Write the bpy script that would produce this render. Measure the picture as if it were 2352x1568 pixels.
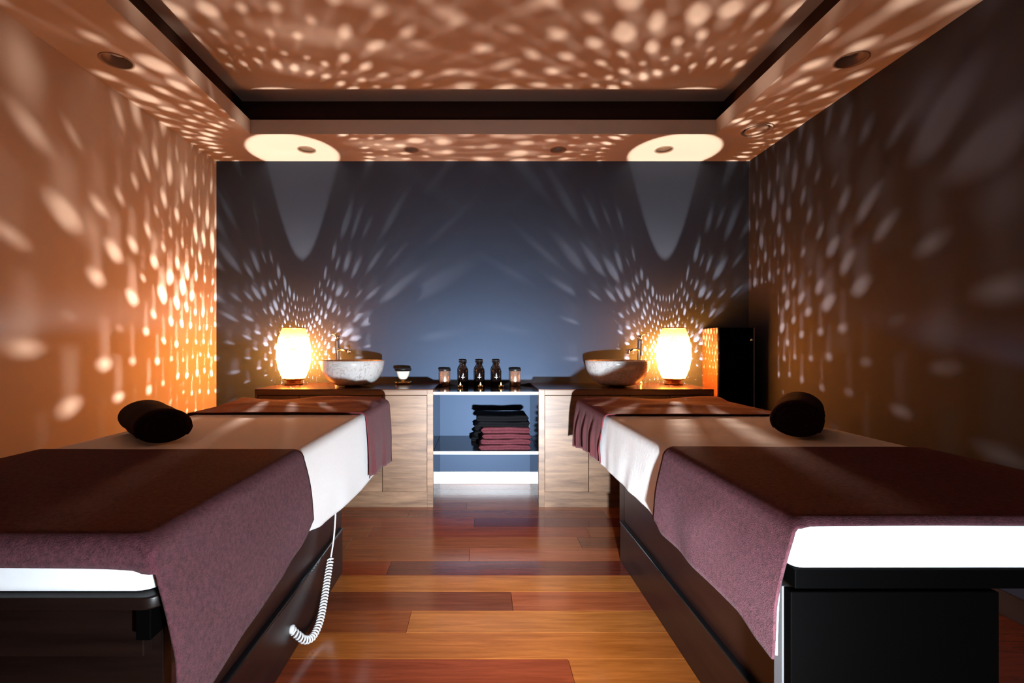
import bpy, bmesh, math, random
from mathutils import Vector, Matrix, noise as mnoise

for o in list(bpy.data.objects):
    bpy.data.objects.remove(o)
random.seed(7)
C = bpy.context.scene.collection
PI = math.pi

# ------------------------------------------------------------------ camera
FPX = 1100.0
cam_d = bpy.data.cameras.new('camera')
cam = bpy.data.objects.new('camera', cam_d); C.objects.link(cam)
cam.location = (0, 0, 1.068)
cam.rotation_euler = (PI/2, 0, 0)
cam_d.sensor_width = 36.0
cam_d.lens = FPX/2352*36.0
cam_d.shift_x = (1176-1103)/2352
cam_d.shift_y = (794-784)/2352
cam_d.clip_start = 0.02
bpy.context.scene.camera = cam

# ------------------------------------------------------------------ world, exposure
w = bpy.data.worlds.new('world'); bpy.context.scene.world = w
w.use_nodes = True
w.node_tree.nodes['Background'].inputs[0].default_value = (0.0, 0.0, 0.0, 1)
w.node_tree.nodes['Background'].inputs[1].default_value = 0.0
vs = bpy.context.scene.view_settings
vs.view_transform = 'Standard'; vs.look = 'None'; vs.gamma = 1.0
vs.use_curve_mapping = False
vs.exposure = 0.0
cy = bpy.context.scene.cycles
cy.max_bounces = 8; cy.diffuse_bounces = 4; cy.glossy_bounces = 4; cy.transmission_bounces = 6
cy.caustics_reflective = False; cy.caustics_refractive = False
cy.sample_clamp_indirect = 4.0
cy.use_denoising = True

# ------------------------------------------------------------------ lights
def add_light(name, kind, loc, power, color, parent=None, **kw):
    d = bpy.data.lights.new(name, kind); d.energy = power; d.color = color
    for k, v in kw.items(): setattr(d, k, v)
    o = bpy.data.objects.new(name, d); C.objects.link(o); o.location = loc
    return o
def aim(o, target):
    o.rotation_euler = (Vector(target)-o.location).to_track_quat('-Z', 'Y').to_euler()

# the photographer's cool strobe standing low between the two beds, pointed at the back wall
STROBE = (0.25, 0.0, 0.51)
fl = add_light('strobe_beam', 'SPOT', STROBE, 2500.0, (0.80, 0.91, 1.0),
               spot_size=math.radians(120), spot_blend=0.3, shadow_soft_size=0.035)
aim(fl, (0.03, 3.7, 0.52))
def reflector_profile(light, sigma_deg, power):
    # the reflector's soft falloff away from its axis
    light.data.use_nodes = True
    nt = light.data.node_tree; em = nt.nodes['Emission']
    tc = nt.nodes.new('ShaderNodeTexCoord'); sx = nt.nodes.new('ShaderNodeSeparateXYZ')
    nt.links.new(tc.outputs['Normal'], sx.inputs[0])
    last = sx.outputs['Z']
    for op, val in (('ABSOLUTE', None), ('MINIMUM', 1.0), ('ARCCOSINE', None), ('DIVIDE', math.radians(sigma_deg)), ('POWER', power), ('MULTIPLY', -1.0), ('EXPONENT', None)):
        m = nt.nodes.new('ShaderNodeMath'); m.operation = op
        nt.links.new(last, m.inputs[0])
        if val is not None: m.inputs[1].default_value = val
        last = m.outputs[0]
    nt.links.new(last, em.inputs['Strength'])
reflector_profile(fl, 12.4, 1.5)
fw_ = add_light('strobe_spill', 'SPOT', STROBE, 140.0, (0.80, 0.91, 1.0),
                spot_size=math.radians(150), spot_blend=0.6, shadow_soft_size=0.035)
aim(fw_, (0.1, 3.7, 0.51))
def spill_cutoff(light, lo_deg, hi_deg, rest):
    # added cut-off in the light's nodes: dims the spill above the bed tops
    light.data.use_nodes = True
    nt = light.data.node_tree; em = nt.nodes['Emission']
    tc = nt.nodes.new('ShaderNodeTexCoord'); sx = nt.nodes.new('ShaderNodeSeparateXYZ')
    nt.links.new(tc.outputs['Normal'], sx.inputs[0])
    mr = nt.nodes.new('ShaderNodeMapRange'); mr.interpolation_type = 'SMOOTHSTEP'
    nt.links.new(sx.outputs['Y'], mr.inputs['Value'])
    mr.inputs['From Min'].default_value = math.sin(math.radians(lo_deg)); mr.inputs['From Max'].default_value = math.sin(math.radians(hi_deg))
    mr.inputs['To Min'].default_value = 1.0; mr.inputs['To Max'].default_value = rest
    nt.links.new(mr.outputs[0], em.inputs['Strength'])
spill_cutoff(fw_, 10.0, 15.0, 0.04)
BULB_W, BULB_COL = 310.0, (1.0, 0.76, 0.60)
SHADE_L, SHADE_COL = 40.0, (1.0, 0.31, 0.05)

# ------------------------------------------------------------------ helpers
def linkmesh(name, verts, faces, mat=None, parent=None, smooth=True):
    me = bpy.data.meshes.new(name)
    me.from_pydata([tuple(v) for v in verts], [], faces)
    me.update()
    o = bpy.data.objects.new(name, me); C.objects.link(o)
    if mat: me.materials.append(mat)
    if smooth:
        me.polygons.foreach_set('use_smooth', [True]*len(me.polygons))
    if parent: o.parent = parent
    return o

def frombm(name, bm, mat=None, parent=None, smooth=False):
    bmesh.ops.recalc_face_normals(bm, faces=bm.faces[:])
    me = bpy.data.meshes.new(name); bm.to_mesh(me); bm.free()
    o = bpy.data.objects.new(name, me); C.objects.link(o)
    if mat: me.materials.append(mat)
    if smooth:
        me.polygons.foreach_set('use_smooth', [True]*len(me.polygons))
    if parent: o.parent = parent
    return o

def bmbox(bm, a, b, bevel=0.0, seg=2):
    r = bmesh.ops.create_cube(bm, size=1.0)
    vs_ = r['verts']
    for v in vs_:
        v.co = Vector((a[i] + (b[i]-a[i])*(v.co[i]+0.5) for i in range(3)))
    if bevel > 0:
        ed = set(); [ed.update(v.link_edges) for v in vs_]
        bmesh.ops.bevel(bm, geom=list(ed), offset=bevel, segments=seg, affect='EDGES', profile=0.5)

def box(name, a, b, mat, parent=None, bevel=0.002, seg=2):
    bm = bmesh.new(); bmbox(bm, a, b, bevel, seg)
    return frombm(name, bm, mat, parent)

def empty(name, loc, label=None, cat=None, group=None, rz=0.0):
    o = bpy.data.objects.new(name, None); C.objects.link(o)
    o.location = loc; o.rotation_euler = (0, 0, rz); o.empty_display_size = 0.05
    tag(o, label, cat, group)
    return o

def tag(o, label=None, cat=None, group=None, kind=None):
    if label: o['label'] = label
    if cat: o['category'] = cat
    if group: o['group'] = group
    if kind: o['kind'] = kind
    return o

def lathe(name, prof, mat, parent=None, n=40, loc=(0, 0, 0), smooth=True, sy=1.0):
    """prof: list of (r, z); r == 0 closes with one point"""
    verts = []; faces = []; rings = []
    for r, z in prof:
        if r <= 1e-6:
            rings.append([len(verts)]); verts.append((loc[0], loc[1], loc[2]+z))
        else:
            ids = []
            for k in range(n):
                a = 2*PI*k/n
                ids.append(len(verts))
                verts.append((loc[0]+r*math.cos(a), loc[1]+r*math.sin(a)*sy, loc[2]+z))
            rings.append(ids)
    for i in range(len(rings)-1):
        A, B = rings[i], rings[i+1]
        if len(A) == 1 and len(B) == 1: continue
        for k in range(n):
            k2 = (k+1) % n
            if len(A) == 1: faces.append((A[0], B[k2], B[k]))
            elif len(B) == 1: faces.append((A[k], A[k2], B[0]))
            else: faces.append((A[k], A[k2], B[k2], B[k]))
    return linkmesh(name, verts, faces, mat, parent, smooth)

def tube_geo(pts, r, n=10, cap=True):
    pts = [Vector(p) for p in pts]
    verts = []; faces = []
    up = Vector((0, 0, 1))
    prev = None
    for i, p in enumerate(pts):
        t = (pts[min(i+1, len(pts)-1)]-pts[max(i-1, 0)]).normalized()
        if prev is None:
            a = up if abs(t.z) < 0.9 else Vector((1, 0, 0))
            nrm = (a - t*a.dot(t)).normalized()
        else:
            nrm = (prev - t*prev.dot(t)).normalized()
        prev = nrm; bn = t.cross(nrm)
        rr = r[i] if isinstance(r, (list, tuple)) else r
        for k in range(n):
            an = 2*PI*k/n
            verts.append(p + nrm*(rr*math.cos(an)) + bn*(rr*math.sin(an)))
    for i in range(len(pts)-1):
        for k in range(n):
            k2 = (k+1) % n
            faces.append((i*n+k, i*n+k2, (i+1)*n+k2, (i+1)*n+k))
    if cap:
        faces.append(tuple(range(n-1, -1, -1)))
        m = (len(pts)-1)*n
        faces.append(tuple(range(m, m+n)))
    return verts, faces
def tube(name, pts, r, mat, parent=None, n=10, cap=True):
    v, f = tube_geo(pts, r, n, cap)
    return linkmesh(name, v, f, mat, parent, True)

def copy_tree(o, parent=None):
    c = o.copy(); C.objects.link(c)
    if parent: c.parent = parent
    for ch in list(o.children):
        copy_tree(ch, c)
    return c

def lerp_table(tab, x):
    if x <= tab[0][0]: return tab[0][1]
    for (a, va), (b, vb) in zip(tab, tab[1:]):
        if x <= b:
            t = (x-a)/(b-a); t = t*t*(3-2*t)*0.5+t*0.5
            return va+(vb-va)*t
    return tab[-1][1]

# ------------------------------------------------------------------ materials
def newmat(name):
    m = bpy.data.materials.new(name); m.use_nodes = True
    nt = m.node_tree
    return m, nt, nt.nodes['Principled BSDF']
def N(nt, t, **kw):
    n = nt.nodes.new(t)
    for k, v in kw.items(): setattr(n, k, v)
    return n
def setin(n, **kw):
    for k, v in kw.items(): n.inputs[k.replace('_', ' ')].default_value = v

def m_plain(name, col, rough=0.5, metal=0.0, coat=0.0, spec=0.5, bump=0.0, bscale=200.0):
    m, nt, p = newmat(name)
    setin(p, Base_Color=(*col, 1), Roughness=rough, Metallic=metal)
    p.inputs['Coat Weight'].default_value = coat
    p.inputs['Specular IOR Level'].default_value = spec
    tc = N(nt, 'ShaderNodeTexCoord')
    nz = N(nt, 'ShaderNodeTexNoise'); setin(nz, Scale=bscale, Detail=3.0)
    nt.links.new(tc.outputs['Object'], nz.inputs['Vector'])
    rr = N(nt, 'ShaderNodeMapRange'); setin(rr, To_Min=rough*0.9, To_Max=min(1, rough*1.1))
    nt.links.new(nz.outputs['Fac'], rr.inputs['Value']); nt.links.new(rr.outputs[0], p.inputs['Roughness'])
    if bump > 0:
        b = N(nt, 'ShaderNodeBump'); setin(b, Strength=bump, Distance=0.002)
        nt.links.new(nz.outputs['Fac'], b.inputs['Height']); nt.links.new(b.outputs[0], p.inputs['Normal'])
    return m

def m_paint(name, col, rough=0.75, var=0.06):
    m, nt, p = newmat(name)
    tc = N(nt, 'ShaderNodeTexCoord')
    nz = N(nt, 'ShaderNodeTexNoise'); setin(nz, Scale=1.6, Detail=4.0)
    nt.links.new(tc.outputs['Object'], nz.inputs['Vector'])
    cr = N(nt, 'ShaderNodeMix'); cr.data_type = 'RGBA'
    cr.inputs[6].default_value = (*[c*(1-var) for c in col], 1)
    cr.inputs[7].default_value = (*[c*(1+var) for c in col], 1)
    nt.links.new(nz.outputs['Fac'], cr.inputs[0]); nt.links.new(cr.outputs[2], p.inputs['Base Color'])
    setin(p, Roughness=rough)
    p.inputs['Specular IOR Level'].default_value = 0.15
    n2 = N(nt, 'ShaderNodeTexNoise'); setin(n2, Scale=160.0, Detail=3.0)
    nt.links.new(tc.outputs['Object'], n2.inputs['Vector'])
    b = N(nt, 'ShaderNodeBump'); setin(b, Strength=0.12, Distance=0.001)
    nt.links.new(n2.outputs['Fac'], b.inputs['Height']); nt.links.new(b.outputs[0], p.inputs['Normal'])
    return m

def m_wood(name, dark, light, scale=(2.0, 26.0, 26.0), rough=0.35, coat=0.0, useobj=False, knots=0.3, contrast=1.0, bump=0.15, spec=0.5):
    """grain runs along object X when scale.x is small"""
    m, nt, p = newmat(name)
    tc = N(nt, 'ShaderNodeTexCoord'); oi = N(nt, 'ShaderNodeObjectInfo')
    mp = N(nt, 'ShaderNodeMapping'); mp.inputs['Scale'].default_value = scale
    ad = N(nt, 'ShaderNodeVectorMath', operation='ADD')
    ml = N(nt, 'ShaderNodeVectorMath', operation='SCALE'); ml.inputs['Scale'].default_value = 37.0
    cb = N(nt, 'ShaderNodeCombineXYZ')
    for i in range(3): nt.links.new(oi.outputs['Random'], cb.inputs[i])
    nt.links.new(cb.outputs[0], ml.inputs[0])
    nt.links.new(tc.outputs['Object'], mp.inputs['Vector'])
    nt.links.new(mp.outputs[0], ad.inputs[0]); nt.links.new(ml.outputs[0], ad.inputs[1])
    n1 = N(nt, 'ShaderNodeTexNoise'); setin(n1, Scale=1.0, Detail=6.0, Roughness=0.62, Distortion=1.2*knots+0.15)
    nt.links.new(ad.outputs[0], n1.inputs['Vector'])
    n2 = N(nt, 'ShaderNodeTexNoise'); setin(n2, Scale=4.5, Detail=4.0, Roughness=0.7)
    nt.links.new(ad.outputs[0], n2.inputs['Vector'])
    mx = N(nt, 'ShaderNodeMath', operation='MULTIPLY_ADD'); mx.inputs[1].default_value = 0.35
    nt.links.new(n2.outputs['Fac'], mx.inputs[0]); nt.links.new(n1.outputs['Fac'], mx.inputs[2])
    mr = N(nt, 'ShaderNodeMapRange'); h = 0.24/contrast
    setin(mr, From_Min=0.67-h, From_Max=0.67+h)
    nt.links.new(mx.outputs[0], mr.inputs['Value'])
    cr = N(nt, 'ShaderNodeMix'); cr.data_type = 'RGBA'
    cr.inputs[6].default_value = (*dark, 1); cr.inputs[7].default_value = (*light, 1)
    nt.links.new(mr.outputs[0], cr.inputs[0])
    if useobj:
        mu = N(nt, 'ShaderNodeMix'); mu.data_type = 'RGBA'; mu.blend_type = 'MULTIPLY'; mu.inputs[0].default_value = 1.0
        nt.links.new(cr.outputs[2], mu.inputs[6]); nt.links.new(oi.outputs['Color'], mu.inputs[7])
        nt.links.new(mu.outputs[2], p.inputs['Base Color'])
    else:
        nt.links.new(cr.outputs[2], p.inputs['Base Color'])
    rr = N(nt, 'ShaderNodeMapRange'); setin(rr, To_Min=rough*0.85, To_Max=rough*1.2)
    nt.links.new(n2.outputs['Fac'], rr.inputs['Value']); nt.links.new(rr.outputs[0], p.inputs['Roughness'])
    p.inputs['Coat Weight'].default_value = coat
    p.inputs['Coat Roughness'].default_value = 0.12
    p.inputs['Specular IOR Level'].default_value = spec
    b = N(nt, 'ShaderNodeBump'); setin(b, Strength=bump, Distance=0.001)
    nt.links.new(mx.outputs[0], b.inputs['Height']); nt.links.new(b.outputs[0], p.inputs['Normal'])
    return m

def m_cloth(name, col, fine=420.0, bump=0.6, var=0.25, streak=None, sheen=0.2, dist=0.0015):
    m, nt, p = newmat(name)
    tc = N(nt, 'ShaderNodeTexCoord')
    mp = N(nt, 'ShaderNodeMapping')
    if streak: mp.inputs['Scale'].default_value = streak
    nt.links.new(tc.outputs['Object'], mp.inputs['Vector'])
    n1 = N(nt, 'ShaderNodeTexNoise'); setin(n1, Scale=fine, Detail=3.0, Roughness=0.7)
    n2 = N(nt, 'ShaderNodeTexNoise'); setin(n2, Scale=fine*0.3, Detail=4.0)
    nt.links.new(mp.outputs[0], n1.inputs['Vector']); nt.links.new(mp.outputs[0], n2.inputs['Vector'])
    av = N(nt, 'ShaderNodeMath', operation='ADD')
    nt.links.new(n1.outputs['Fac'], av.inputs[0]); nt.links.new(n2.outputs['Fac'], av.inputs[1])
    mr = N(nt, 'ShaderNodeMapRange'); setin(mr, From_Min=0.7, From_Max=1.3)
    nt.links.new(av.outputs[0], mr.inputs['Value'])
    cr = N(nt, 'ShaderNodeMix'); cr.data_type = 'RGBA'
    cr.inputs[6].default_value = (*[c*(1-var) for c in col], 1)
    cr.inputs[7].default_value = (*[min(1, c*(1+var)) for c in col], 1)
    nt.links.new(mr.outputs[0], cr.inputs[0]); nt.links.new(cr.outputs[2], p.inputs['Base Color'])
    setin(p, Roughness=0.95); p.inputs['Specular IOR Level'].default_value = 0.1
    p.inputs['Sheen Weight'].default_value = sheen; p.inputs['Sheen Roughness'].default_value = 0.5
    b = N(nt, 'ShaderNodeBump'); setin(b, Strength=bump, Distance=dist)
    nt.links.new(n1.outputs['Fac'], b.inputs['Height']); nt.links.new(b.outputs[0], p.inputs['Normal'])
    return m

def m_marble(name):
    m, nt, p = newmat(name)
    tc = N(nt, 'ShaderNodeTexCoord')
    n1 = N(nt, 'ShaderNodeTexNoise'); setin(n1, Scale=9.0, Detail=6.0, Roughness=0.6, Distortion=2.2)
    nt.links.new(tc.outputs['Object'], n1.inputs['Vector'])
    sb = N(nt, 'ShaderNodeMath', operation='SUBTRACT'); sb.inputs[1].default_value = 0.5
    ab = N(nt, 'ShaderNodeMath', operation='ABSOLUTE')
    nt.links.new(n1.outputs['Fac'], sb.inputs[0]); nt.links.new(sb.outputs[0], ab.inputs[0])
    mr = N(nt, 'ShaderNodeMapRange'); setin(mr, From_Min=0.0, From_Max=0.03)
    nt.links.new(ab.outputs[0], mr.inputs['Value'])
    cr = N(nt, 'ShaderNodeMix'); cr.data_type = 'RGBA'
    cr.inputs[6].default_value = (0.36, 0.34, 0.33, 1); cr.inputs[7].default_value = (0.62, 0.60, 0.58, 1)
    nt.links.new(mr.outputs[0], cr.inputs[0]); nt.links.new(cr.outputs[2], p.inputs['Base Color'])
    setin(p, Roughness=0.18)
    return m

def m_emit(name, col, s):
    m, nt, p = newmat(name)
    nt.nodes.remove(p)
    e = N(nt, 'ShaderNodeEmission'); e.inputs[0].default_value = (*col, 1); e.inputs[1].default_value = s
    nt.links.new(e.outputs[0], nt.nodes['Material Output'].inputs[0])
    return m

SH0, SH1 = 0.045, 0.418       # lamp shade bottom / top above the counter
def m_shade():
    m, nt, p = newmat('woven_shade'); nt.nodes.remove(p)
    d = N(nt, 'ShaderNodeBsdfDiffuse'); t = N(nt, 'ShaderNodeBsdfTranslucent'); mx = N(nt, 'ShaderNodeMixShader')
    tc = N(nt, 'ShaderNodeTexCoord'); nz = N(nt, 'ShaderNodeTexNoise'); setin(nz, Scale=90.0, Detail=3.0)
    nt.links.new(tc.outputs['Object'], nz.inputs['Vector'])
    cr = N(nt, 'ShaderNodeMix'); cr.data_type = 'RGBA'
    cr.inputs[6].default_value = (0.36, 0.12, 0.006, 1); cr.inputs[7].default_value = (0.52, 0.20, 0.015, 1)
    nt.links.new(nz.outputs['Fac'], cr.inputs[0])
    nt.links.new(cr.outputs[2], d.inputs[0]); nt.links.new(cr.outputs[2], t.inputs[0])
    mx.inputs[0].default_value = 0.45
    nt.links.new(d.outputs[0], mx.inputs[1]); nt.links.new(t.outputs[0], mx.inputs[2])
    em = N(nt, 'ShaderNodeEmission'); em.inputs[0].default_value = (*SHADE_COL, 1); zz = N(nt, 'ShaderNodeSeparateXYZ'); nt.links.new(tc.outputs['Object'], zz.inputs[0])
    # woven skin's glow put in as emission, as if bulb-lit: strongest level with the bulb, fading to the two rims
    cv = N(nt, 'ShaderNodeFloatCurve'); cm = cv.mapping.curves[0]
    cm.points[0].location = (0.0, 0.10); cm.points[1].location = (1.0, 0.03)
    for px, py in ((0.12, 0.30), (0.36, 1.0), (0.66, 0.55), (0.86, 0.12)): cm.points.new(px, py)
    cv.mapping.update()
    nz_ = N(nt, 'ShaderNodeMapRange'); setin(nz_, From_Min=SH0, From_Max=SH1)
    nt.links.new(zz.outputs['Z'], nz_.inputs['Value']); nt.links.new(nz_.outputs[0], cv.inputs['Value'])
    es = N(nt, 'ShaderNodeMath', operation='MULTIPLY'); es.inputs[1].default_value = SHADE_L*1.7
    nt.links.new(cv.outputs[0], es.inputs[0]); nt.links.new(es.outputs[0], em.inputs[1])
    ads = N(nt, 'ShaderNodeAddShader')
    nt.links.new(mx.outputs[0], ads.inputs[0]); nt.links.new(em.outputs[0], ads.inputs[1])
    nt.links.new(ads.outputs[0], nt.nodes['Material Output'].inputs[0])
    return m

def m_glass(name, col=(1, 1, 1), rough=0.03, tint=0.0):
    m, nt, p = newmat(name)
    setin(p, Base_Color=(*col, 1), Roughness=rough, IOR=1.45)
    p.inputs['Transmission Weight'].default_value = 1.0
    return m

M = dict(
    cream=m_paint('cream_plaster', (0.57, 0.50, 0.44)),
    navy=m_paint('slate_blue_paint', (0.046, 0.067, 0.110), rough=0.8),
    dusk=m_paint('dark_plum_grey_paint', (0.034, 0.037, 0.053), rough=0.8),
    cove=m_paint('dark_brown_cove', (0.035, 0.018, 0.014)),
    white_trim=m_plain('white_lacquer', (0.8, 0.8, 0.8), 0.35),
    floor=m_wood('merbau_plank', (0.46, 0.38, 0.30), (1.0, 1.0, 1.0), (2.4, 34.0, 34.0), rough=0.2, coat=0.15, useobj=True, knots=0.55, contrast=0.9),
    subfloor=m_plain('dark_joint', (0.02, 0.01, 0.008), 0.8),
    oak=m_wood('smoked_oak', (0.055, 0.021, 0.008), (0.27, 0.148, 0.080), (1.5, 12.0, 15.0), rough=0.42, knots=0.45, contrast=0.95),
    counter=m_wood('dark_gloss_counter', (0.070, 0.022, 0.010), (0.125, 0.045, 0.018), (2.0, 20.0, 20.0), rough=0.18, bump=0.02),
    shelf=m_plain('black_gloss_shelf', (0.016, 0.014, 0.018), 0.10),
    shelf_edge=m_plain('pale_metal_edge', (0.78, 0.78, 0.80), 0.3, metal=0.3),
    cab_inner=m_plain('dark_gloss_side', (0.02, 0.025, 0.04), 0.10),
    darkwood=m_wood('dark_stained_wood', (0.011, 0.004, 0.0035), (0.032, 0.012, 0.009), (16.0, 1.2, 16.0), rough=0.30, bump=0.05, spec=0.3),
    darkwood_x=m_wood('dark_stained_wood_cross', (0.004, 0.002, 0.0015), (0.012, 0.005, 0.0035), (1.2, 16.0, 16.0), rough=0.32, bump=0.05, spec=0.25),
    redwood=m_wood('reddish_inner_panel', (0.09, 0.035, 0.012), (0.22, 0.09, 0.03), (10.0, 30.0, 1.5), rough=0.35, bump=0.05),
    black=m_plain('matt_black', (0.0008, 0.0007, 0.0007), 0.6, spec=0.02),
    rail=m_plain('gloss_black_rail', (0.008, 0.008, 0.009), 0.12),
    chrome=m_plain('chrome', (0.85, 0.85, 0.86), 0.08, metal=1.0),
    sheet=m_cloth('white_cotton', (0.80, 0.79, 0.77), fine=300, bump=0.2, var=0.03, sheen=0.0),
    crinkle=m_cloth('crinkled_white_cotton', (0.74, 0.73, 0.71), fine=50, bump=0.5, var=0.05, streak=(3.0, 8.0, 0.6), sheen=0.0, dist=0.003),
    vinyl=m_cloth('white_mattress_cover', (0.82, 0.83, 0.84), fine=60, bump=0.1, var=0.02, sheen=0.0),
    terry=m_cloth('burgundy_terry', (0.085, 0.026, 0.034), fine=330, bump=1.0, var=0.45, sheen=0.05, dist=0.003),
    terry2=m_cloth('wine_woven_throw', (0.12, 0.022, 0.026), fine=90, bump=0.5, var=0.3, streak=(6.0, 6.0, 0.7), sheen=0.05),
    terryb=m_cloth('dark_brown_terry', (0.020, 0.009, 0.010), fine=330, bump=1.0, var=0.3, sheen=0.0, dist=0.003),
    towelred=m_cloth('mauve_towel', (0.062, 0.014, 0.018), fine=260, bump=0.9, var=0.25, sheen=0.0),
    towelblack=m_cloth('black_towel', (0.002, 0.0018, 0.0025), fine=260, bump=0.9, var=0.2, sheen=0.0),
    marble=m_marble('white_marble'),
    shade=m_shade(),
    bronze=m_plain('dark_bronze', (0.38, 0.17, 0.06), 0.35, metal=0.7),
    bulb=m_emit('bulb_glow', (1.0, 0.75, 0.45), 60.0),
    filament=m_emit('filament_glow', BULB_COL, BULB_W*0.38/(4*PI)/(2*0.0015*0.024)),
    flame=m_emit('flame_glow', (1.0, 0.62, 0.22), 9.0),
    copper=m_plain('copper_glass', (0.80, 0.50, 0.36), 0.22, metal=0.85),
    amber=m_plain('dark_amber_glass', (0.003, 0.0015, 0.0015), 0.06, coat=1.0),
    blacklid=m_plain('black_lid', (0.006, 0.005, 0.006), 0.4),
    wax=m_plain('cream_wax', (0.85, 0.72, 0.60), 0.45),
    brass=m_plain('brass_cup', (0.85, 0.55, 0.22), 0.25, metal=0.9),
    glass=m_glass('clear_glass'),
    white_plastic=m_plain('white_plastic', (0.85, 0.85, 0.85), 0.35),
    grey_edge=m_plain('grey_laminate_edge', (0.10, 0.10, 0.105), 0.5),
    label=m_plain('white_print_and_glint', (0.75, 0.72, 0.70), 0.5),
    fixture=m_plain('downlight_metal', (0.30, 0.22, 0.16), 0.4),
    lens=m_plain('frosted_lens', (0.22, 0.16, 0.12), 0.3),
)

# ------------------------------------------------------------------ room
XL, XR, YB, YF, ZC = -2.047, 2.084, 3.716, -1.4, 2.50
ZT = 2.775
def S(o): o['kind'] = 'structure'; return o
T = 0.10
S(box('wall_back', (XL-T, YB, 0), (XR+T, YB+T, ZT+T), M['navy'], bevel=0))
S(box('wall_left', (XL-T, YF, 0), (XL, YB, ZT+T), M['cream'], bevel=0))
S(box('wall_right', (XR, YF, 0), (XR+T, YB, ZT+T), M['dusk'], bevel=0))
S(box('wall_front', (XL-T, YF-T, 0), (XR+T, YF, ZT+T), M['cream'], bevel=0))
floor = S(box('floor', (XL-T, YF-T, -0.12), (XR+T, YB+T, -0.016), M['subfloor'], bevel=0))

# ceiling: raised centre panel, dropped soffit ring, shadow-gap recess between them
TX0, TX1, TY0, TY1 = -1.556, 1.594, -0.6, 3.241
G = 0.105
S(box('ceiling', (TX0-G, TY0-G, ZT), (TX1+G, TY1+G, ZT+0.08), M['cream'], bevel=0))
HOLES = [(-1.829, 2.409, 0.072), (1.859, 2.40, 0.072), (-1.268, 3.50, 0.062), (-0.503, 3.50, 0.050), (0.570, 3.50, 0.056), (1.343, 3.50, 0.062)]
VENT = (1.833, 3.176, 0.098)
def soffit():
    bm = bmesh.new()
    xs = [XL, TX0, TX1, XR]; ys = [YF, TY0, TY1, YB]
    for i in range(3):
        for j in range(3):
            if i == 1 and j == 1: continue
            vv = [bm.verts.new((xs[i+a], ys[j+b], ZC)) for a, b in ((0, 0), (1, 0), (1, 1), (0, 1))]
            bm.faces.new(vv)
    bmesh.ops.remove_doubles(bm, verts=bm.verts[:], dist=1e-5)
    ex = bmesh.ops.extrude_face_region(bm, geom=bm.faces[:])
    for v in [g for g in ex['geom'] if isinstance(g, bmesh.types.BMVert)]: v.co.z = 2.597
    o = frombm('trim_1', bm, M['cream'])
    cbm = bmesh.new()
    for x, y, r in HOLES+[VENT]:
        bmesh.ops.create_cone(cbm, cap_ends=True, segments=40, radius1=r, radius2=r, depth=0.10, matrix=Matrix.Translation((x, y, ZC+0.02)))
    cut = frombm('cutter', cbm)
    md = o.modifiers.new('b', 'BOOLEAN'); md.object = cut; md.operation = 'DIFFERENCE'; md.solver = 'EXACT'
    dg = bpy.context.evaluated_depsgraph_get()
    me = bpy.data.meshes.new_from_object(o.evaluated_get(dg))
    o.modifiers.clear(); o.data = me
    bpy.data.objects.remove(cut)
    return o
sof = S(soffit())
sof['label'] = 'dropped cream soffit band around the raised ceiling'
def ring_wall():
    bm = bmesh.new()
    x0, x1, y0, y1 = TX0-G, TX1+G, TY0-G, TY1+G
    for a, b in (((x0-0.02, y0, 2.597), (x0, y1, ZT)), ((x1, y0, 2.597), (x1+0.02, y1, ZT)), ((x0, y0-0.02, 2.597), (x1, y0, ZT)), ((x0, y1, 2.597), (x1, y1+0.02, ZT))):
        bmbox(bm, a, b)
    # recess shelf on top of the soffit lip
    for a, b in (((x0, y0, 2.597), (TX0-0.012, y1, 2.60)), ((TX1+0.012, y0, 2.597), (x1, y1, 2.60)), ((TX0-0.012, TY1+0.012, 2.597), (TX1+0.012, y1, 2.60)), ((TX0-0.012, y0, 2.597), (TX1+0.012, TY0-0.012, 2.60))):
        bmbox(bm, a, b)
    return frombm('trim_2', bm, M['cove'])
rw = S(ring_wall()); rw['label'] = 'dark brown shadow gap recess around the raised ceiling'
box('roof_slab', (XL-T, YF-T, ZT+T), (XR+T, YB+T, ZT+T+0.05), M['cove'], bevel=0)['kind'] = 'structure'

for i, (x, y, r) in enumerate(HOLES):
    labs = ['recessed round downlight in the left soffit near the cream wall', 'recessed round downlight in the right soffit near the dark wall',
            'recessed downlight inside the bright glow above the left lamp', 'small recessed downlight on the back soffit, beside the left glow',
            'small recessed downlight on the back soffit, beside the right glow', 'recessed downlight inside the bright glow above the right lamp']
    e = empty('downlight', (x, y, ZC), labs[i], 'downlight', 'recessed ceiling downlights')
    lathe('trim_ring', [(r-0.001, 0.004), (r+0.004, 0.0), (r+0.004, -0.002), (r-0.005, -0.002), (r-0.006, 0.006), (r-0.004, 0.045)], M['fixture'], e)
    lathe('lamp_housing', [(r-0.002, 0.0), (r-0.008, 0.02), (r*0.72, 0.052), (0, 0.054)], M['fixture'], e)
    lathe('lens', [(r*0.62, 0.046), (r*0.5, 0.040), (0, 0.038)], M['lens'], e)
x, y, r = VENT
e = empty('air_valve', (x, y, ZC), 'round white disc valve with a dark ring gap in soffit corner', 'vent')
lathe('valve_ring', [(r+0.004, 0), (r+0.004, -0.004), (r-0.002, -0.009), (r-0.010, -0.006), (r-0.014, 0.02)], M['cream'], e)
lathe('valve_disc', [(0, -0.016), (r*0.62, -0.013), (r*0.74, -0.006), (r*0.72, 0.0), (0, 0.004)], M['cream'], e)
lathe('valve_throat', [(r-0.013, 0.022), (r*0.5, 0.04), (0, 0.04)], M['black'], e)
lathe('valve_stem', [(0.008, 0.04), (0.008, 0.0)], M['black'], e, n=12)

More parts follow.
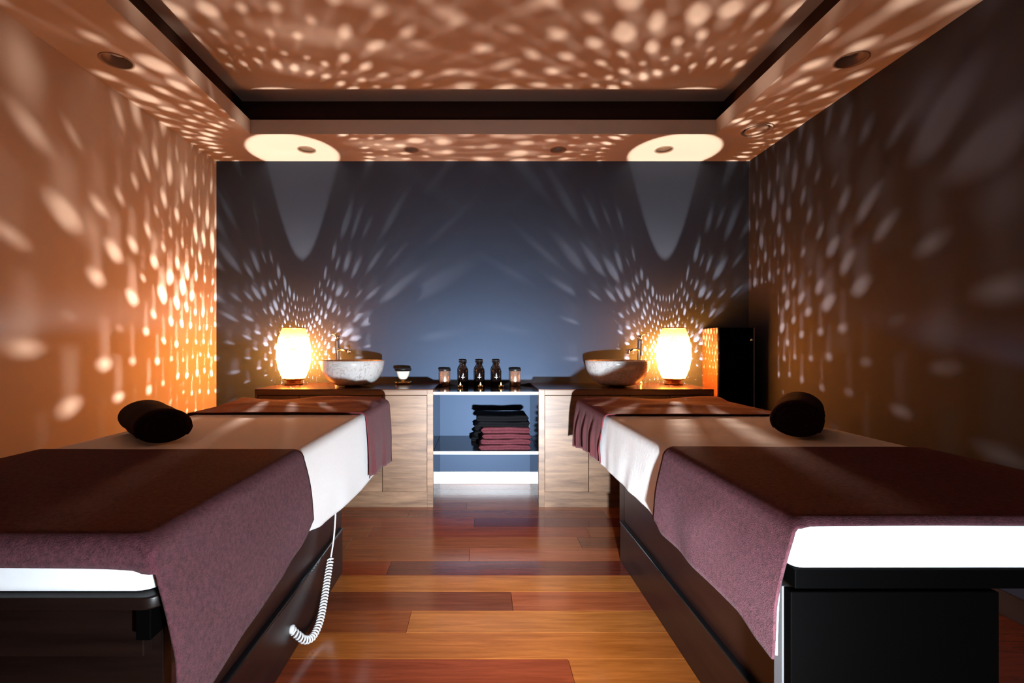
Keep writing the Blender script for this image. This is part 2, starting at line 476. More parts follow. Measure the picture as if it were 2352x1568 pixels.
# floor planks
def floor_row_color():
    pal = [(0.38, 0.10, 0.025), (0.32, 0.08, 0.02), (0.42, 0.12, 0.03), (0.26, 0.06, 0.018), (0.36, 0.09, 0.022), (0.22, 0.045, 0.016)]
    return random.choice(pal)
LIGHT = (0.56, 0.165, 0.030); GOLD = (0.60, 0.195, 0.040); MID = (0.38, 0.095, 0.022); RED = (0.34, 0.062, 0.018)
DARK = (0.24, 0.058, 0.02); PURP = (0.17, 0.028, 0.018); ROSE = (0.46, 0.115, 0.038)
rows = {  # row index -> (joint X list, colours); row k spans depth 1.634+0.149k upward
    -1: ([0.30], [RED, LIGHT]), 0: ([], [LIGHT]), 1: ([-0.277], [MID, GOLD]), 2: ([0.133], [DARK, ROSE]),
    3: ([], [GOLD]), 4: ([-0.44], [RED, PURP]), 5: ([-0.056], [MID, ROSE]), 6: ([0.54], [MID, DARK]), 7: ([-0.63], [MID, RED]), 8: ([-0.037], [RED, PURP]),
}
PIT = 0.149
k = math.floor((YF-1.634)/PIT)
while 1.634+k*PIT < YB-0.001:
    y0 = 1.634+k*PIT; y1 = min(y0+PIT, YB)
    y0 = max(y0, YF)
    if k in rows: js, cols = rows[k]; js = list(js); cols = list(cols)
    else:
        js = [random.uniform(-0.9, 0.9)]; cols = [floor_row_color(), floor_row_color()]
    # extend to the walls with more joints
    a = js[0] if js else -0.75-random.random()*0.3
    b = js[-1] if js else 0.75+random.random()*0.3
    if js:
        while a-1.25 > XL+0.15: a -= 1.25; js.insert(0, a); cols.insert(0, floor_row_color())
        while b+1.25 < XR-0.15: b += 1.25; js.append(b); cols.append(floor_row_color())
    else:
        js = [a, b]; cols = [floor_row_color()]+cols+[floor_row_color()]
    xs = [XL]+js+[XR]
    for i in range(len(xs)-1):
        g = 0.0006
        L = xs[i+1]-xs[i]
        bm = bmesh.new(); bmbox(bm, (0+g, 0+g, -0.016), (L-g, y1-y0-g, 0.0), 0.0008, 1)
        p = frombm('plank', bm, M['floor'], floor)
        p.location = (xs[i], y0, 0.0)
        p.color = (*cols[i], 1)
    k += 1

# baseboards (cut around the cabinets)
BH = 0.095
S(box('baseboard_back', (-0.330, YB-0.014, 0), (0.405, YB, BH), M['white_trim'], bevel=0.003))
S(box('baseboard_left', (XL, YF, 0), (XL+0.014, YB, BH), M['white_trim'], bevel=0.003))
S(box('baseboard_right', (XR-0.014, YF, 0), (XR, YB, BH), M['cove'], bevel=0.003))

# ------------------------------------------------------------------ cabinets
CF = 3.166; ZW = 0.782; CI0, CI1 = -0.311, 0.386; CE0, CE1 = -1.491, 1.546
def cabinet(name, x0, x1, inner_right, label, doors):
    e = empty(name, ((x0+x1)/2, CF+0.27, 0), label, 'cabinet', 'oak fronted base cabinets')
    ox, oy = e.location.x, e.location.y
    def B(nm, a, b, mat, bev=0.0015, parent=e):
        if parent is not e:
            return box(nm, (a[0]-ox, a[1]-oy, a[2]), (b[0]-ox, b[1]-oy, b[2]), mat, parent, bev)
        return box(nm, (a[0]-ox, a[1]-oy, a[2]), (b[0]-ox, b[1]-oy, b[2]), mat, e, bev)
    t = 0.040
    yb = YB-0.001
    # carcass: outer stile, inner stile, top rail, plinth, body
    if inner_right:
        xi0, xi1, xo0, xo1 = x1-t, x1, x0, x0+0.02
    else:
        xi0, xi1, xo0, xo1 = x0, x0+t, x1-0.02, x1
    B('stile', (xi0, CF, 0), (xi1, CF+0.03, ZW-0.006), M['oak'])
    B('side_panel', (xi0, CF+0.03, 0), (xi1, yb, ZW-0.006), M['cab_inner'], 0)
    B('end_panel', (xo0, CF, 0), (xo1, yb, ZW-0.006), M['oak'])
    a, b = (xo1, xi0) if inner_right else (xi1, xo0)
    B('top_rail', (a, CF, ZW-0.040), (b, CF+0.03, ZW-0.006), M['oak'])
    B('plinth', (a, CF+0.0032, 0), (b, CF+0.024, 0.1008), M['oak'], 0.0006)
    B('back_body', (a, CF+0.032, 0.10), (b, yb, ZW-0.03), M['cab_inner'], 0)
    # doors listed from the inner stile outwards
    pos = xi0 if inner_right else xi1
    for wd in doors:
        if inner_right: d0, d1 = pos-wd, pos
        else: d0, d1 = pos, pos+wd
        B('door', (d0+0.002, CF+0.003, 0.1018), (d1-0.002, CF+0.023, ZW-0.044), M['oak'], 0.0012)
        pos = d0 if inner_right else d1
    B('countertop', (x0, CF-0.002, ZW-0.006), (x1, yb, ZW), M['counter'], 0.001)
    return e
wl = (CI0-0.04-CE0-0.02)
cabinet('cabinet', CE0, CI0, True, 'oak cabinet with dark glossy top under the left lamp and white basin', [0.296, 0.274, 0.274, wl-0.844])
wr = (CE1-0.02-CI1-0.04)
cabinet('cabinet', CI1, CE1, False, 'oak cabinet with dark glossy top under the right lamp and shaded basin', [0.292, 0.270, 0.270, wr-0.832])

# open shelf unit between the cabinets
e = empty('shelf_unit', ((CI0+CI1)/2, 3.44, 0), 'open black shelf unit with pale front edges between the two cabinets', 'shelf unit')
ox, oy = e.location.x, e.location.y
for nm, z0, z1 in (('top_shelf', 0.746, 0.763), ('lower_shelf', 0.351, 0.371)):
    s_ = box(nm, (CI0-ox+0.001, CF-oy+0.006, z0), (CI1-ox-0.001, YB-0.001-oy, z1), M['shelf'], e, 0.0008)
    box('front_edge', (CI0-ox+0.001, CF-oy+0.001, z0-0.0005), (CI1-ox-0.001, CF-oy+0.006, z1), M['shelf_edge'], s_, 0.0008)
for sx in (CI0+0.012, CI1-0.012):
    for yy in (CF+0.05, 3.6):
        bm = bmesh.new(); bmesh.ops.create_cone(bm, cap_ends=True, segments=16, radius1=0.006, radius2=0.006, depth=0.022,
                              matrix=Matrix.Translation((sx-ox, yy-oy, 0.345)) @ Matrix.Rotation(PI/2, 4, 'Y'))
        frombm('shelf_peg', bm, M['chrome'], e, True)

# tall dark cupboard at the far right end
e = empty('tall_cupboard', (1.853, 3.60, 0), 'tall dark cupboard beyond the right lamp, its side lit orange', 'cupboard')
X0, X1, Y0, Y1, ZH = 1.723-1.853, 1.984-1.853, 3.48-3.60, YB-0.001-3.60, 1.20
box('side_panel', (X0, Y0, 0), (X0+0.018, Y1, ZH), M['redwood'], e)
box('side_panel', (X1-0.018, Y0, 0), (X1, Y1, ZH), M['black'], e)
box('top_panel', (X0+0.018, Y0, ZH-0.018), (X1-0.018, Y1, ZH), M['black'], e)
box('back_panel', (X0+0.018, Y1-0.012, 0), (X1-0.018, Y1, ZH-0.018), M['black'], e)
d_ = box('door', (X0+0.003, Y0-0.019, 0.05), (X1-0.006, Y0-0.001, ZH-0.002), M['black'], e)
box('edge_strip', (X1-0.006, Y0-0.019, 0.05), (X1-0.003, Y0-0.001, ZH-0.002), M['shelf_edge'], e, 0.0005)
bm = bmesh.new(); bmesh.ops.create_uvsphere(bm, u_segments=16, v_segments=10, radius=0.011, matrix=Matrix.Translation((X1-0.03, Y0-0.031, 1.11)))
bmesh.ops.create_cone(bm, cap_ends=True, segments=12, radius1=0.005, radius2=0.005, depth=0.02, matrix=Matrix.Translation((X1-0.03, Y0-0.02, 1.11)) @ Matrix.Rotation(PI/2, 4, 'X'))
frombm('knob', bm, M['chrome'], d_, True)

# ------------------------------------------------------------------ lamps
def shade_r(z):
    t = (z-SH0)/(SH1-SH0)
    # barrel, widest slightly below the middle
    return lerp_table([(0, 0.078), (0.08, 0.092), (0.22, 0.110), (0.42, 0.121), (0.6, 0.119), (0.78, 0.108), (0.92, 0.090), (1.0, 0.078)], t)
def woven_shade(parent, seed):
    rnd = random.Random(seed)
    NU, NV = 42, 18
    verts = []; faces = []
    hz = (SH1-SH0)/NV
    def P(u, v, off=0.0):
        # slight waviness of the weave
        z = SH0+hz*v + 0.0022*math.sin(u*2*PI/NU*5+v*0.7)+0.0015*math.sin(u*2*PI/NU*11-v*1.3)
        z = min(max(z, SH0), SH1)
        a = 2*PI*(u+0.06*math.sin(v*0.9))/NU
        r = shade_r(z)+off
        return (r*math.cos(a), r*math.sin(a), z)
    for j in range(NV):
        band = (0.80+0.20*math.sin(j*1.5+0.2))*(0.4 if j < 5 else (0.62 if j < 7 else (1.1 if j < 10 else 1.2)))
        for i in range(NU):
            uo = i+(0.5 if j % 2 else 0)
            K = 12
            s = band*rnd.uniform(0.62, 1.15)*(0.9+0.25*math.sin(i*0.55+j*0.8))
            if rnd.random() < 0.06: s *= 0.3
            hw = 0.28*s*rnd.uniform(0.9, 1.15); hh = 0.37*s*rnd.uniform(0.8, 1.15)
            cu = uo+0.5+rnd.uniform(-0.1, 0.1); cv = j+0.5+rnd.uniform(-0.08, 0.08)
            lean = rnd.uniform(-0.3, 0.3)
            outer = []
            # outer border points on cell rectangle (12 points, 4 corners included)
            rect = [(-.5, -.5), (-.166, -.5), (.166, -.5), (.5, -.5), (.5, -.166), (.5, .166), (.5, .5), (.166, .5), (-.166, .5), (-.5, .5), (-.5, .166), (-.5, -.166)]
            base = len(verts)
            for du, dv in rect:
                verts.append(P(uo+0.5+du, j+0.5+dv))
            for du, dv in rect:
                a = math.atan2(dv, du)
                # lens / teardrop hole, pointed at top and bottom
                rr = (abs(math.cos(a))**1.25+abs(math.sin(a))**1.25)**(-1/1.25)
                x_ = hw*rr*math.cos(a); y_ = hh*rr*math.sin(a)
                if y_ < 0: x_ *= 1.0-0.5*(-y_/hh)
                verts.append(P(cu+x_+lean*y_, cv+y_, 0.0015))
            for q in range(12):
                q2 = (q+1) % 12
                faces.append((base+q, base+q2, base+12+q2, base+12+q))
    return linkmesh('lampshade', verts, faces, M['shade'], parent, True)
def lamp(x, label, seed):
    e = empty('table_lamp', (x, 3.55, ZW), label, 'lamp', 'woven table lamps on the cabinets')
    woven_shade(e, seed)
    lathe('lamp_base', [(0, 0.0), (0.060, 0.0), (0.066, 0.004), (0.064, 0.010), (0.052, 0.014), (0.048, 0.026), (0.060, 0.034), (0.074, 0.040), (0.078, 0.046), (0.070, 0.048), (0, 0.046)], M['bronze'], e)
    lathe('top_ring', [(0.053, 0.412), (0.078, 0.412), (0.081, 0.417), (0.078, 0.422), (0.053, 0.422), (0.051, 0.417), (0.053, 0.412)], M['bronze'], e)
    lathe('lamp_socket', [(0.0, 0.046), (0.016, 0.046), (0.016, 0.105), (0.011, 0.112), (0, 0.112)], M['bronze'], e, n=24)
    lathe('bulb', [(0.0, 0.112), (0.006, 0.113), (0.007, 0.128), (0.004, 0.136), (0.0, 0.138)], M['bulb'], e, n=16)
    # upright filament: bright top, fainter tail below
    b = add_light('bulb_light', 'POINT', (0, 0, 0.176), BULB_W*0.62, BULB_COL, shadow_soft_size=0.0025); b.parent = e
    tube('filament', [(0, 0, 0.148), (0, 0, 0.160), (0, 0, 0.172)], 0.0015, M['filament'], e, n=6)
lamp(-1.381, 'glowing woven barrel lamp by the left basin and cream wall', 3)
lamp(1.433, 'glowing woven barrel lamp by the right basin and tall dark cupboard', 11)

# ------------------------------------------------------------------ basins and taps
def basin(x, label):
    e = empty('wash_basin', (x, 3.40, ZW), label, 'basin', 'marble vessel basins')
    R = 0.222
    out = [(0, 0.0), (0.045, 0.0), (0.075, 0.006)]
    for i in range(1, 13):
        a = (i/12)*PI/2
        out.append((0.075+(R-0.075)*math.sin(a)**0.85, 0.006+0.174*(1-math.cos(a))**0.92))
    inn = [(R-0.003, 0.183), (R-0.014, 0.183)]
    for i in range(12, 0, -1):
        a = (i/12)*PI/2
        inn.append((0.06+(R-0.075)*math.sin(a)**0.85-0.0, 0.022+0.158*(1-math.cos(a))**0.92))
    inn = [(min(r, R-0.016), z) for r, z in inn if True]
    inn[0] = (R-0.003, 0.183)
    lathe('bowl', out+inn+[(0.022, 0.022)], M['marble'], e, n=64)
    lathe('drain', [(0.024, 0.020), (0.024, 0.024), (0.018, 0.026), (0, 0.024)], M['chrome'], e, n=24)
    return e
basin(-0.905, 'white marble bowl basin lit white, beside the left lamp')
basin(0.972, 'marble bowl basin mostly in shadow, beside the right lamp')
def tap(x, d, s, label):
    e = empty('tall_tap', (x, d, ZW), label, 'tap', 'chrome basin taps')
    lathe('body', [(0, 0), (0.026, 0), (0.027, 0.006), (0.019, 0.010), (0.0185, 0.335), (0, 0.336)], M['chrome'], e, n=28)
    z = 0.262
    p0 = Vector((0, 0, z)); p1 = Vector((s*0.118, -0.095, z-0.012))
    sp = tube('spout', [p0, p0.lerp(p1, 0.5), p1], 0.0125, M['chrome'], e, n=18)
    tube('aerator', [p1+Vector((0, 0, 0.012)), p1+Vector((0, 0, -0.022))], 0.0155, M['chrome'], sp, n=18)
    lathe('cap', [(0.0185, 0.338), (0.021, 0.341), (0.021, 0.362), (0.018, 0.366), (0, 0.367)], M['chrome'], e, n=28)
    tube('lever', [Vector((0, 0, 0.356)), Vector((-s*0.03, 0.008, 0.372)), Vector((-s*0.06, 0.014, 0.378))], [0.006, 0.005, 0.004], M['chrome'], e, n=10)
tap(-1.080, 3.625, 1, 'tall chrome tap behind the white-lit left basin')
tap(1.205, 3.625, -1, 'tall chrome tap behind the shadowed right basin')

# ------------------------------------------------------------------ candles, bottles
def bowl_candle(x, d):
    e = empty('bowl_candle', (x, d, ZW), 'white candle in a glass bowl on a gold saucer, on left counter', 'candle')
    lathe('saucer', [(0, 0), (0.055, 0), (0.064, 0.008), (0.066, 0.020), (0.060, 0.020), (0.052, 0.010), (0, 0.008)], M['brass'], e)
    lathe('foot', [(0.018, 0.008), (0.012, 0.022), (0.020, 0.032)], M['brass'], e, n=24)
    lathe('wax_bowl', [(0, 0.034), (0.026, 0.036), (0.040, 0.058), (0.049, 0.088), (0.050, 0.096), (0.044, 0.096), (0.030, 0.088), (0, 0.088)], M['wax'], e)
    lathe('glass_rim', [(0.046, 0.096), (0.062, 0.100), (0.064, 0.104), (0.060, 0.106), (0.048, 0.102)], M['glass'], e)
    lathe('lid', [(0, 0.118), (0.060, 0.118), (0.064, 0.114), (0.064, 0.108), (0.0, 0.107)], M['blacklid'], e)
bowl_candle(-0.580, 3.60)
def jar(x, d, label):
    e = empty('jar_candle', (x, d, 0.763), label, 'candle', 'copper jar candles with black lids')
    lathe('jar', [(0, 0), (0.040, 0), (0.0425, 0.004), (0.0425, 0.112), (0.040, 0.114), (0, 0.114)], M['copper'], e)
    lathe('lid', [(0.0, 0.114), (0.044, 0.114), (0.0455, 0.117), (0.0455, 0.127), (0.043, 0.130), (0, 0.130)], M['blacklid'], e)
jar(-0.270, 3.655, 'copper jar candle with black lid, left end of the bottle row')
jar(0.266, 3.655, 'copper jar candle with black lid, right end of the bottle row')
def bottle(x, d, label):
    e = empty('bottle', (x, d, 0.763), label, 'bottle', 'dark apothecary bottles')
    lathe('glass_body', [(0, 0), (0.036, 0), (0.040, 0.004), (0.0405, 0.110), (0.038, 0.128), (0.030, 0.143), (0.0235, 0.150), (0.0225, 0.170), (0.031, 0.178), (0.031, 0.181), (0.020, 0.182), (0, 0.182)], M['amber'], e)
    lathe('stopper', [(0.0, 0.182), (0.019, 0.182), (0.021, 0.186), (0.029, 0.189), (0.029, 0.195), (0, 0.196)], M['blacklid'], e)
    # small print dashes; the upright stroke is a painted highlight on the glass
    vs_ = []; fs = []
    for (a0, a1, z0, z1) in ((-0.30, 0.30, 0.066, 0.069), (-0.03, 0.03, 0.054, 0.084), (-0.14, 0.14, 0.078, 0.080)):
        n = 8; b0 = len(vs_)
        for k in range(n+1):
            a = -PI/2+a0+(a1-a0)*k/n
            for zz in (z0, z1): vs_.append((0.0410*math.cos(a), 0.0410*math.sin(a), zz))
        for k in range(n): fs.append((b0+2*k, b0+2*k+2, b0+2*k+3, b0+2*k+1))
    linkmesh('print_and_glint', vs_, fs, M['label'], e)
bottle(-0.131, 3.660, 'dark glass apothecary bottle beside the left copper jar candle')
bottle(-0.006, 3.660, 'dark glass apothecary bottle in the middle of the three')
bottle(0.122, 3.660, 'dark glass apothecary bottle beside the right copper jar candle')
def tealight(x, d, label):
    e = empty('tea_light', (x, d, 0.763), label, 'tea light', 'lit tea lights before the bottles')
    lathe('cup', [(0, 0), (0.017, 0), (0.019, 0.003), (0.020, 0.018), (0.0185, 0.018), (0.0175, 0.013), (0, 0.013)], M['brass'], e, n=24)
    lathe('wax', [(0.0174, 0.0135), (0.0, 0.0145)], M['wax'], e, n=20)
    lathe('flame', [(0, 0.015), (0.004, 0.019), (0.0048, 0.024), (0.003, 0.031), (0, 0.040)], M['flame'], e, n=14)
tealight(-0.145, 3.50, 'small lit tea light before the left dark bottle')
tealight(0.002, 3.50, 'small lit tea light before the middle dark bottle')
tealight(0.152, 3.50, 'small lit tea light before the right dark bottle')

# ------------------------------------------------------------------ folded towels
def folded_towel(name, cx, cy, z0, wx, wy, h, mat, label, rz=0.0, seed=0, layers=2, group=None):
    rnd = random.Random(seed)
    # closed cross-section in YZ: front rounded folds, one bump per layer; swept along X with rounded ends
    prof = []
    lh = h/layers
    for L in range(layers):               # front side going up
        for k in range(7):
            a = -PI/2+PI*k/6
            prof.append((-wy/2+lh*0.5-lh*0.5*math.cos(a), L*lh+lh*0.5+lh*0.5*math.sin(a)*0.98))
    for k in range(1, 4): prof.append((-wy/2+wy*k/4, h))
    for L in range(layers-1, -1, -1):
        for k in range(7):
            a = PI/2-PI*k/6
            prof.append((wy/2-lh*0.5+lh*0.5*math.cos(a), L*lh+lh*0.5+lh*0.5*math.sin(a)*0.98))
    for k in range(1, 4): prof.append((wy/2-wy*k/4, 0))
    n = len(prof)
    NX = 30; verts = []; faces = []
    ph = rnd.uniform(0, 6)
    for i in range(NX+1):
        t = i/NX*2-1
        # ends rounded
        edge = max(0.0, (abs(t)-0.94)/0.06)
        sc = math.sqrt(max(0.0, 1-edge**2*0.75))
        x = t*wx/2
        for (y, z) in prof:
            zz = (z-h/2)*sc+h/2
            wob = 0.0025*math.sin(x*23+ph+z*60)+0.0018*math.sin(x*51+ph*2+y*9)
            yy = y*(1-0.03*edge)+wob*1.2*(1 if y < 0 else -1)
            zz += (0.0022*math.sin(x*17+ph)+0.0012*math.sin(x*41+y*13+ph))*(z/h)
            verts.append((x+0.003*math.sin(z*140+ph), yy, max(0.0, zz)))
    for i in range(NX):
        for k in range(n):
            k2 = (k+1) % n
            faces.append((i*n+k, i*n+k2, (i+1)*n+k2, (i+1)*n+k))
    faces.append(tuple(range(n-1, -1, -1))); faces.append(tuple(range(NX*n, NX*n+n)))
    o = linkmesh(name, verts, faces, mat)
    o.location = (cx, cy, z0); o.rotation_euler = (0, 0, rz)
    tag(o, label, 'towel', group)
    return o
G1 = 'towels folded on the lower shelf'
zs = 0.3725
spec = [(0.162, 3.325, 0.345, 0.26, 0.032, 'towelred', 'wine red folded towel, lowest of the front pile on the shelf', 0.02, 1),
        (0.172, 3.330, 0.335, 0.26, 0.033, 'towelred', 'wine red folded towel, second from the bottom of the front pile', -0.015, 2),
        (0.176, 3.325, 0.325, 0.25, 0.030, 'towelred', 'wine red folded towel, third from the bottom of the front pile', 0.01, 3),
        (0.170, 3.330, 0.325, 0.25, 0.040, 'towelred', 'wine red folded towel just beneath the dark ones in front pile', 0.0, 4),
        (0.160, 3.335, 0.345, 0.26, 0.032, 'towelblack', 'black folded towel just below the topmost one in front pile', -0.02, 5),
        (0.148, 3.335, 0.345, 0.26, 0.036, 'towelblack', 'black folded towel on the very top of the front pile', 0.015, 6)]
for cx, cy_, wx, wy, h, mt, lab, rz, sd in spec:
    folded_towel('folded_towel', cx, cy_, zs, wx, wy, h, M[mt], lab, rz, sd, 2, G1)
    zs += h+0.0045
zs = 0.3725
for i, (cx, h, lab) in enumerate([(0.115, 0.030, 'black folded towel at the bottom of the rear shelf pile'), (0.135, 0.040, 'black folded towel in the middle of the rear shelf pile'), (0.140, 0.045, 'black folded towel topping the rear shelf pile')]):
    folded_towel('folded_towel', cx, 3.588, zs, 0.36, 0.22, h, M['towelblack'], lab, 0, 20+i, 2, G1)
    zs += h+0.0045

# ------------------------------------------------------------------ beds
ZB = 0.735
LX0, LX1, RX0, RX1 = -1.377, -0.572, 0.605, 1.410
def rounded_slab(name, x0, x1, y0, y1, z0, z1, r, mat, parent, seg=5, vert_r=None):
    """slab with rounded vertical corners (vert_r) and rounded top/bottom rims (r)"""
    bm = bmesh.new(); bmbox(bm, (x0, y0, z0), (x1, y1, z1))
    vr = vert_r or r
    ed = [e_ for e_ in bm.edges if abs(e_.verts[0].co.z-e_.verts[1].co.z) > 1e-4]
    bmesh.ops.bevel(bm, geom=ed, offset=vr, segments=seg, affect='EDGES', profile=0.5)
    ed = [e_ for e_ in bm.edges if abs(e_.verts[0].co.z-e_.verts[1].co.z) < 1e-5 and any(abs(f.normal.z) > 0.9 for f in e_.link_faces) and any(abs(f.normal.z) < 0.1 for f in e_.link_faces)]
    bmesh.ops.bevel(bm, geom=ed, offset=r, segments=seg, affect='EDGES', profile=0.5)
    return frombm(name, bm, mat, parent, True)

def drape(name, mat, x0, x1, y0, y1, ztop, hemL, hemR, bulgeL=0.012, bulgeR=0.012, thick=0.004, flap=0.0, ncreaseamp=0.004,
          topamp=0.002, seed=0, foldf=34.0, nyd=0.012, flare=0.0, r=0.03, topfold=None, edgewave=0.0):
    """cloth laid over a bed: hemL/hemR are tables (depth, z of hem) or None for a plain short side"""
    rnd = random.Random(seed); ph = rnd.uniform(0, 10)
    NY = max(6, int((y1-y0)/nyd)); NS = 22; NT = 54
    rows_ = []
    frows = 7 if flap > 0 else 0
    for j in range(-frows, NY+1):
        fl = 0.0
        yy = y0+(y1-y0)*max(j, 0)/NY
        if j < 0: fl = flap*(-j)/frows
        row = []
        zl = lerp_table(hemL, yy); zr = lerp_table(hemR, yy)
        def side(sign, xe, zh, bulge):
            pts = []
            dl = ztop-r-zh
            for k in range(NS+1):
                t = k/NS                      # 0 at crease, 1 at hem
                z = ztop-r-dl*t
                nz = mnoise.noise(Vector((yy*3.1+ph, t*1.3, sign*3.0)))
                crease = ncreaseamp*t**0.8*(math.sin(yy*foldf+ph+1.5*nz*2)+0.6*math.sin(yy*foldf*1.9+ph*2+3*nz))
                off = bulge*math.sin(min(1, t*1.5)*PI/2)+crease+flare*t*t+0.006*nz*t
                yoff = edgewave*math.sin(t*PI)*(1 if j > NY*0.5 else 0)*(max(0, j-NY*0.7)/(NY*0.3))
                pts.append((xe+sign*off, yy+yoff, z))
            return pts
        L = side(-1, x0, zl, bulgeL); R = side(1, x1, zr, bulgeR)
        row += L[::-1]
        # rounded corners and top
        for k in range(1, 5):
            a = PI/2*k/5
            row.append((x0+r*(1-math.cos(a)), yy, ztop-r+r*math.sin(a)))
        for k in range(NT+1):
            x = x0+r+(x1-x0-2*r)*k/NT
            z = ztop+topamp*(mnoise.noise(Vector((x*2.0+ph, yy*7.0, ph)))+0.5*mnoise.noise(Vector((x*5+ph, yy*19, ph+4))))
            if topfold: z += topfold(x, yy)
            row.append((x, yy, z))
        for k in range(4, 0, -1):
            a = PI/2*k/5
            row.append((x1-r*(1-math.cos(a)), yy, ztop-r+r*math.sin(a)))
        row += R
        if j < 0:  # flap bends over the near end
            nr = []
            rr = 0.022
            for (x, y, z) in row:
                ang = min(fl/rr, PI/2)
                dy = -rr*math.sin(ang); dz = -rr*(1-math.cos(ang))
                if fl > rr*PI/2: dz -= (fl-rr*PI/2)
                dz *= 1.0+0.18*math.exp(-max(0.0, min(x-x0, x1-x))/0.05)
                if z > ztop-0.0035: nr.append((x, y+dy, z+dz))
                else:
                    lim = ztop+dz-0.002
                    f = max(0.0, min(1.0, 1-(lim-z)/0.16))
                    nr.append((x, y+dy*f-0.003*(-j)/frows, min(z, lim)))
            row = nr
        rows_.append(row)
    n = len(rows_[0]); m = len(rows_)
    V = [Vector(p) for row in rows_ for p in row]
    F = []
    for j in range(m-1):
        for k in range(n-1):
            F.append((j*n+k, j*n+k+1, (j+1)*n+k+1, (j+1)*n+k))
    # outer shell offset by vertex normals for thickness
    me = bpy.data.meshes.new('tmp'); me.from_pydata([tuple(v) for v in V], [], F); me.update()
    nrm = [Vector(v.normal) for v in me.vertices]; bpy.data.meshes.remove(me)
    sgn = 1 if nrm[(m//2)*n+n//2].z > 0 else -1
    W = [v+nn*thick*sgn for v, nn in zip(V, nrm)]
    tot = len(V)
    faces = [tuple(i+tot for i in f) for f in F]+[tuple(reversed(f)) for f in F]
    bd = []
    bd += [(k, k+1) for k in range(n-1)]
    bd += [((m-1)*n+k+1, (m-1)*n+k) for k in range(n-1)]
    bd += [((j+1)*n, j*n) for j in range(m-1)]
    bd += [(j*n+n-1, (j+1)*n+n-1) for j in range(m-1)]
    for a, b in bd: faces.append((a, b, b+tot, a+tot))
    if sgn < 0: faces = [tuple(reversed(f)) for f in faces]
    o = linkmesh(name, V+W, faces, mat)
    return o

def bed(x0, x1, y0, y1, side_in, label, left):
    """side_in: +1 when the aisle is on the +x side (left bed)"""
    e = empty('massage_bed', ((x0+x1)/2, (y0+y1)/2, 0), label, 'massage bed', 'massage beds')
    ox, oy = e.location.x, e.location.y
    def B(nm, a, b, mat, bev=0.002, parent=e):
        return box(nm, (min(a[0], b[0])-ox, a[1]-oy, a[2]), (max(a[0], b[0])-ox, b[1]-oy, b[2]), mat, parent, bev)
    rounded_slab('mattress', x0-ox, x1-ox, y0-oy, y1-oy, 0.632 if left else 0.638, ZB, 0.026 if left else 0.022, M['vinyl'], e, vert_r=0.05 if left else 0.03)
    return e, B, ox, oy

# ---- left bed
e, B, ox, oy = bed(LX0, LX1+0.012, 0.832, 2.82, 1, 'massage bed by the cream wall, with coiled white cord on its base', True)
bd = rounded_slab('base_board', LX0-ox+0.002, LX1-ox+0.010, 0.834-oy, 2.80-oy, 0.606, 0.629, 0.004, M['darkwood_x'], e, vert_r=0.03)
SX = -0.650
B('side_panel', (SX-0.03, 0.95, 0.205), (SX-0.014, 2.30, 0.610), M['darkwood'])
B('side_rail', (SX-0.016, 0.95, 0.196), (SX+0.004, 2.262, 0.212), M['rail'], 0.005)
B('lower_panel', (SX-0.022, 0.95, 0.0), (SX, 2.262, 0.196), M['darkwood'])
B('far_panel', (SX-0.06, 2.262, 0.0), (-1.30, 2.29, 0.60), M['darkwood_x'])
B('end_panel', (-1.33, 0.90, 0.0), (SX+0.055, 0.925, 0.54), M['darkwood_x'])
B('end_cross_rail', (-1.33, 0.875, 0.50), (-0.615, 0.90, 0.612), M['darkwood_x'])
B('corner_bracket', (-0.612, 0.850, 0.545), (-0.585, 1.05, 0.611), M['black'])
B('far_side_panel', (-1.33, 0.93, 0.0), (-1.31, 2.26, 0.61), M['darkwood'])
# coiled cord of the hand control
path = [(-0.628, 2.075, 0.47), (-0.622, 2.06, 0.36), (-0.620, 2.03, 0.26), (-0.620, 1.985, 0.185), (-0.615, 1.93, 0.135), (-0.605, 1.86, 0.088), (-0.595, 1.78, 0.048),
        (-0.598, 1.715, 0.030), (-0.612, 1.675, 0.040), (-0.630, 1.655, 0.068), (-0.649, 1.645, 0.095)]
def catmull(P, n=24):
    P = [Vector(p) for p in P]; out = []
    Q = [P[0]*2-P[1]]+P+[P[-1]*2-P[-2]]
    for i in range(1, len(Q)-2):
        for k in range(n):
            t = k/n
            out.append(0.5*((2*Q[i])+(-Q[i-1]+Q[i+1])*t+(2*Q[i-1]-5*Q[i]+4*Q[i+1]-Q[i+2])*t*t+(-Q[i-1]+3*Q[i]-3*Q[i+1]+Q[i+2])*t**3))
    out.append(P[-1]); return out
cp = catmull(path, 40)
straight = [Vector((p.x-ox, p.y-oy, p.z)) for p in cp[:125]]
cord = tube('hand_control_cord', straight[::4]+[straight[-1]], 0.0032, M['white_plastic'], e, n=10)
coilp = []
ln = 0.0; last = cp[120]
seq = cp[120:]
prevn = Vector((1, 0, 0))
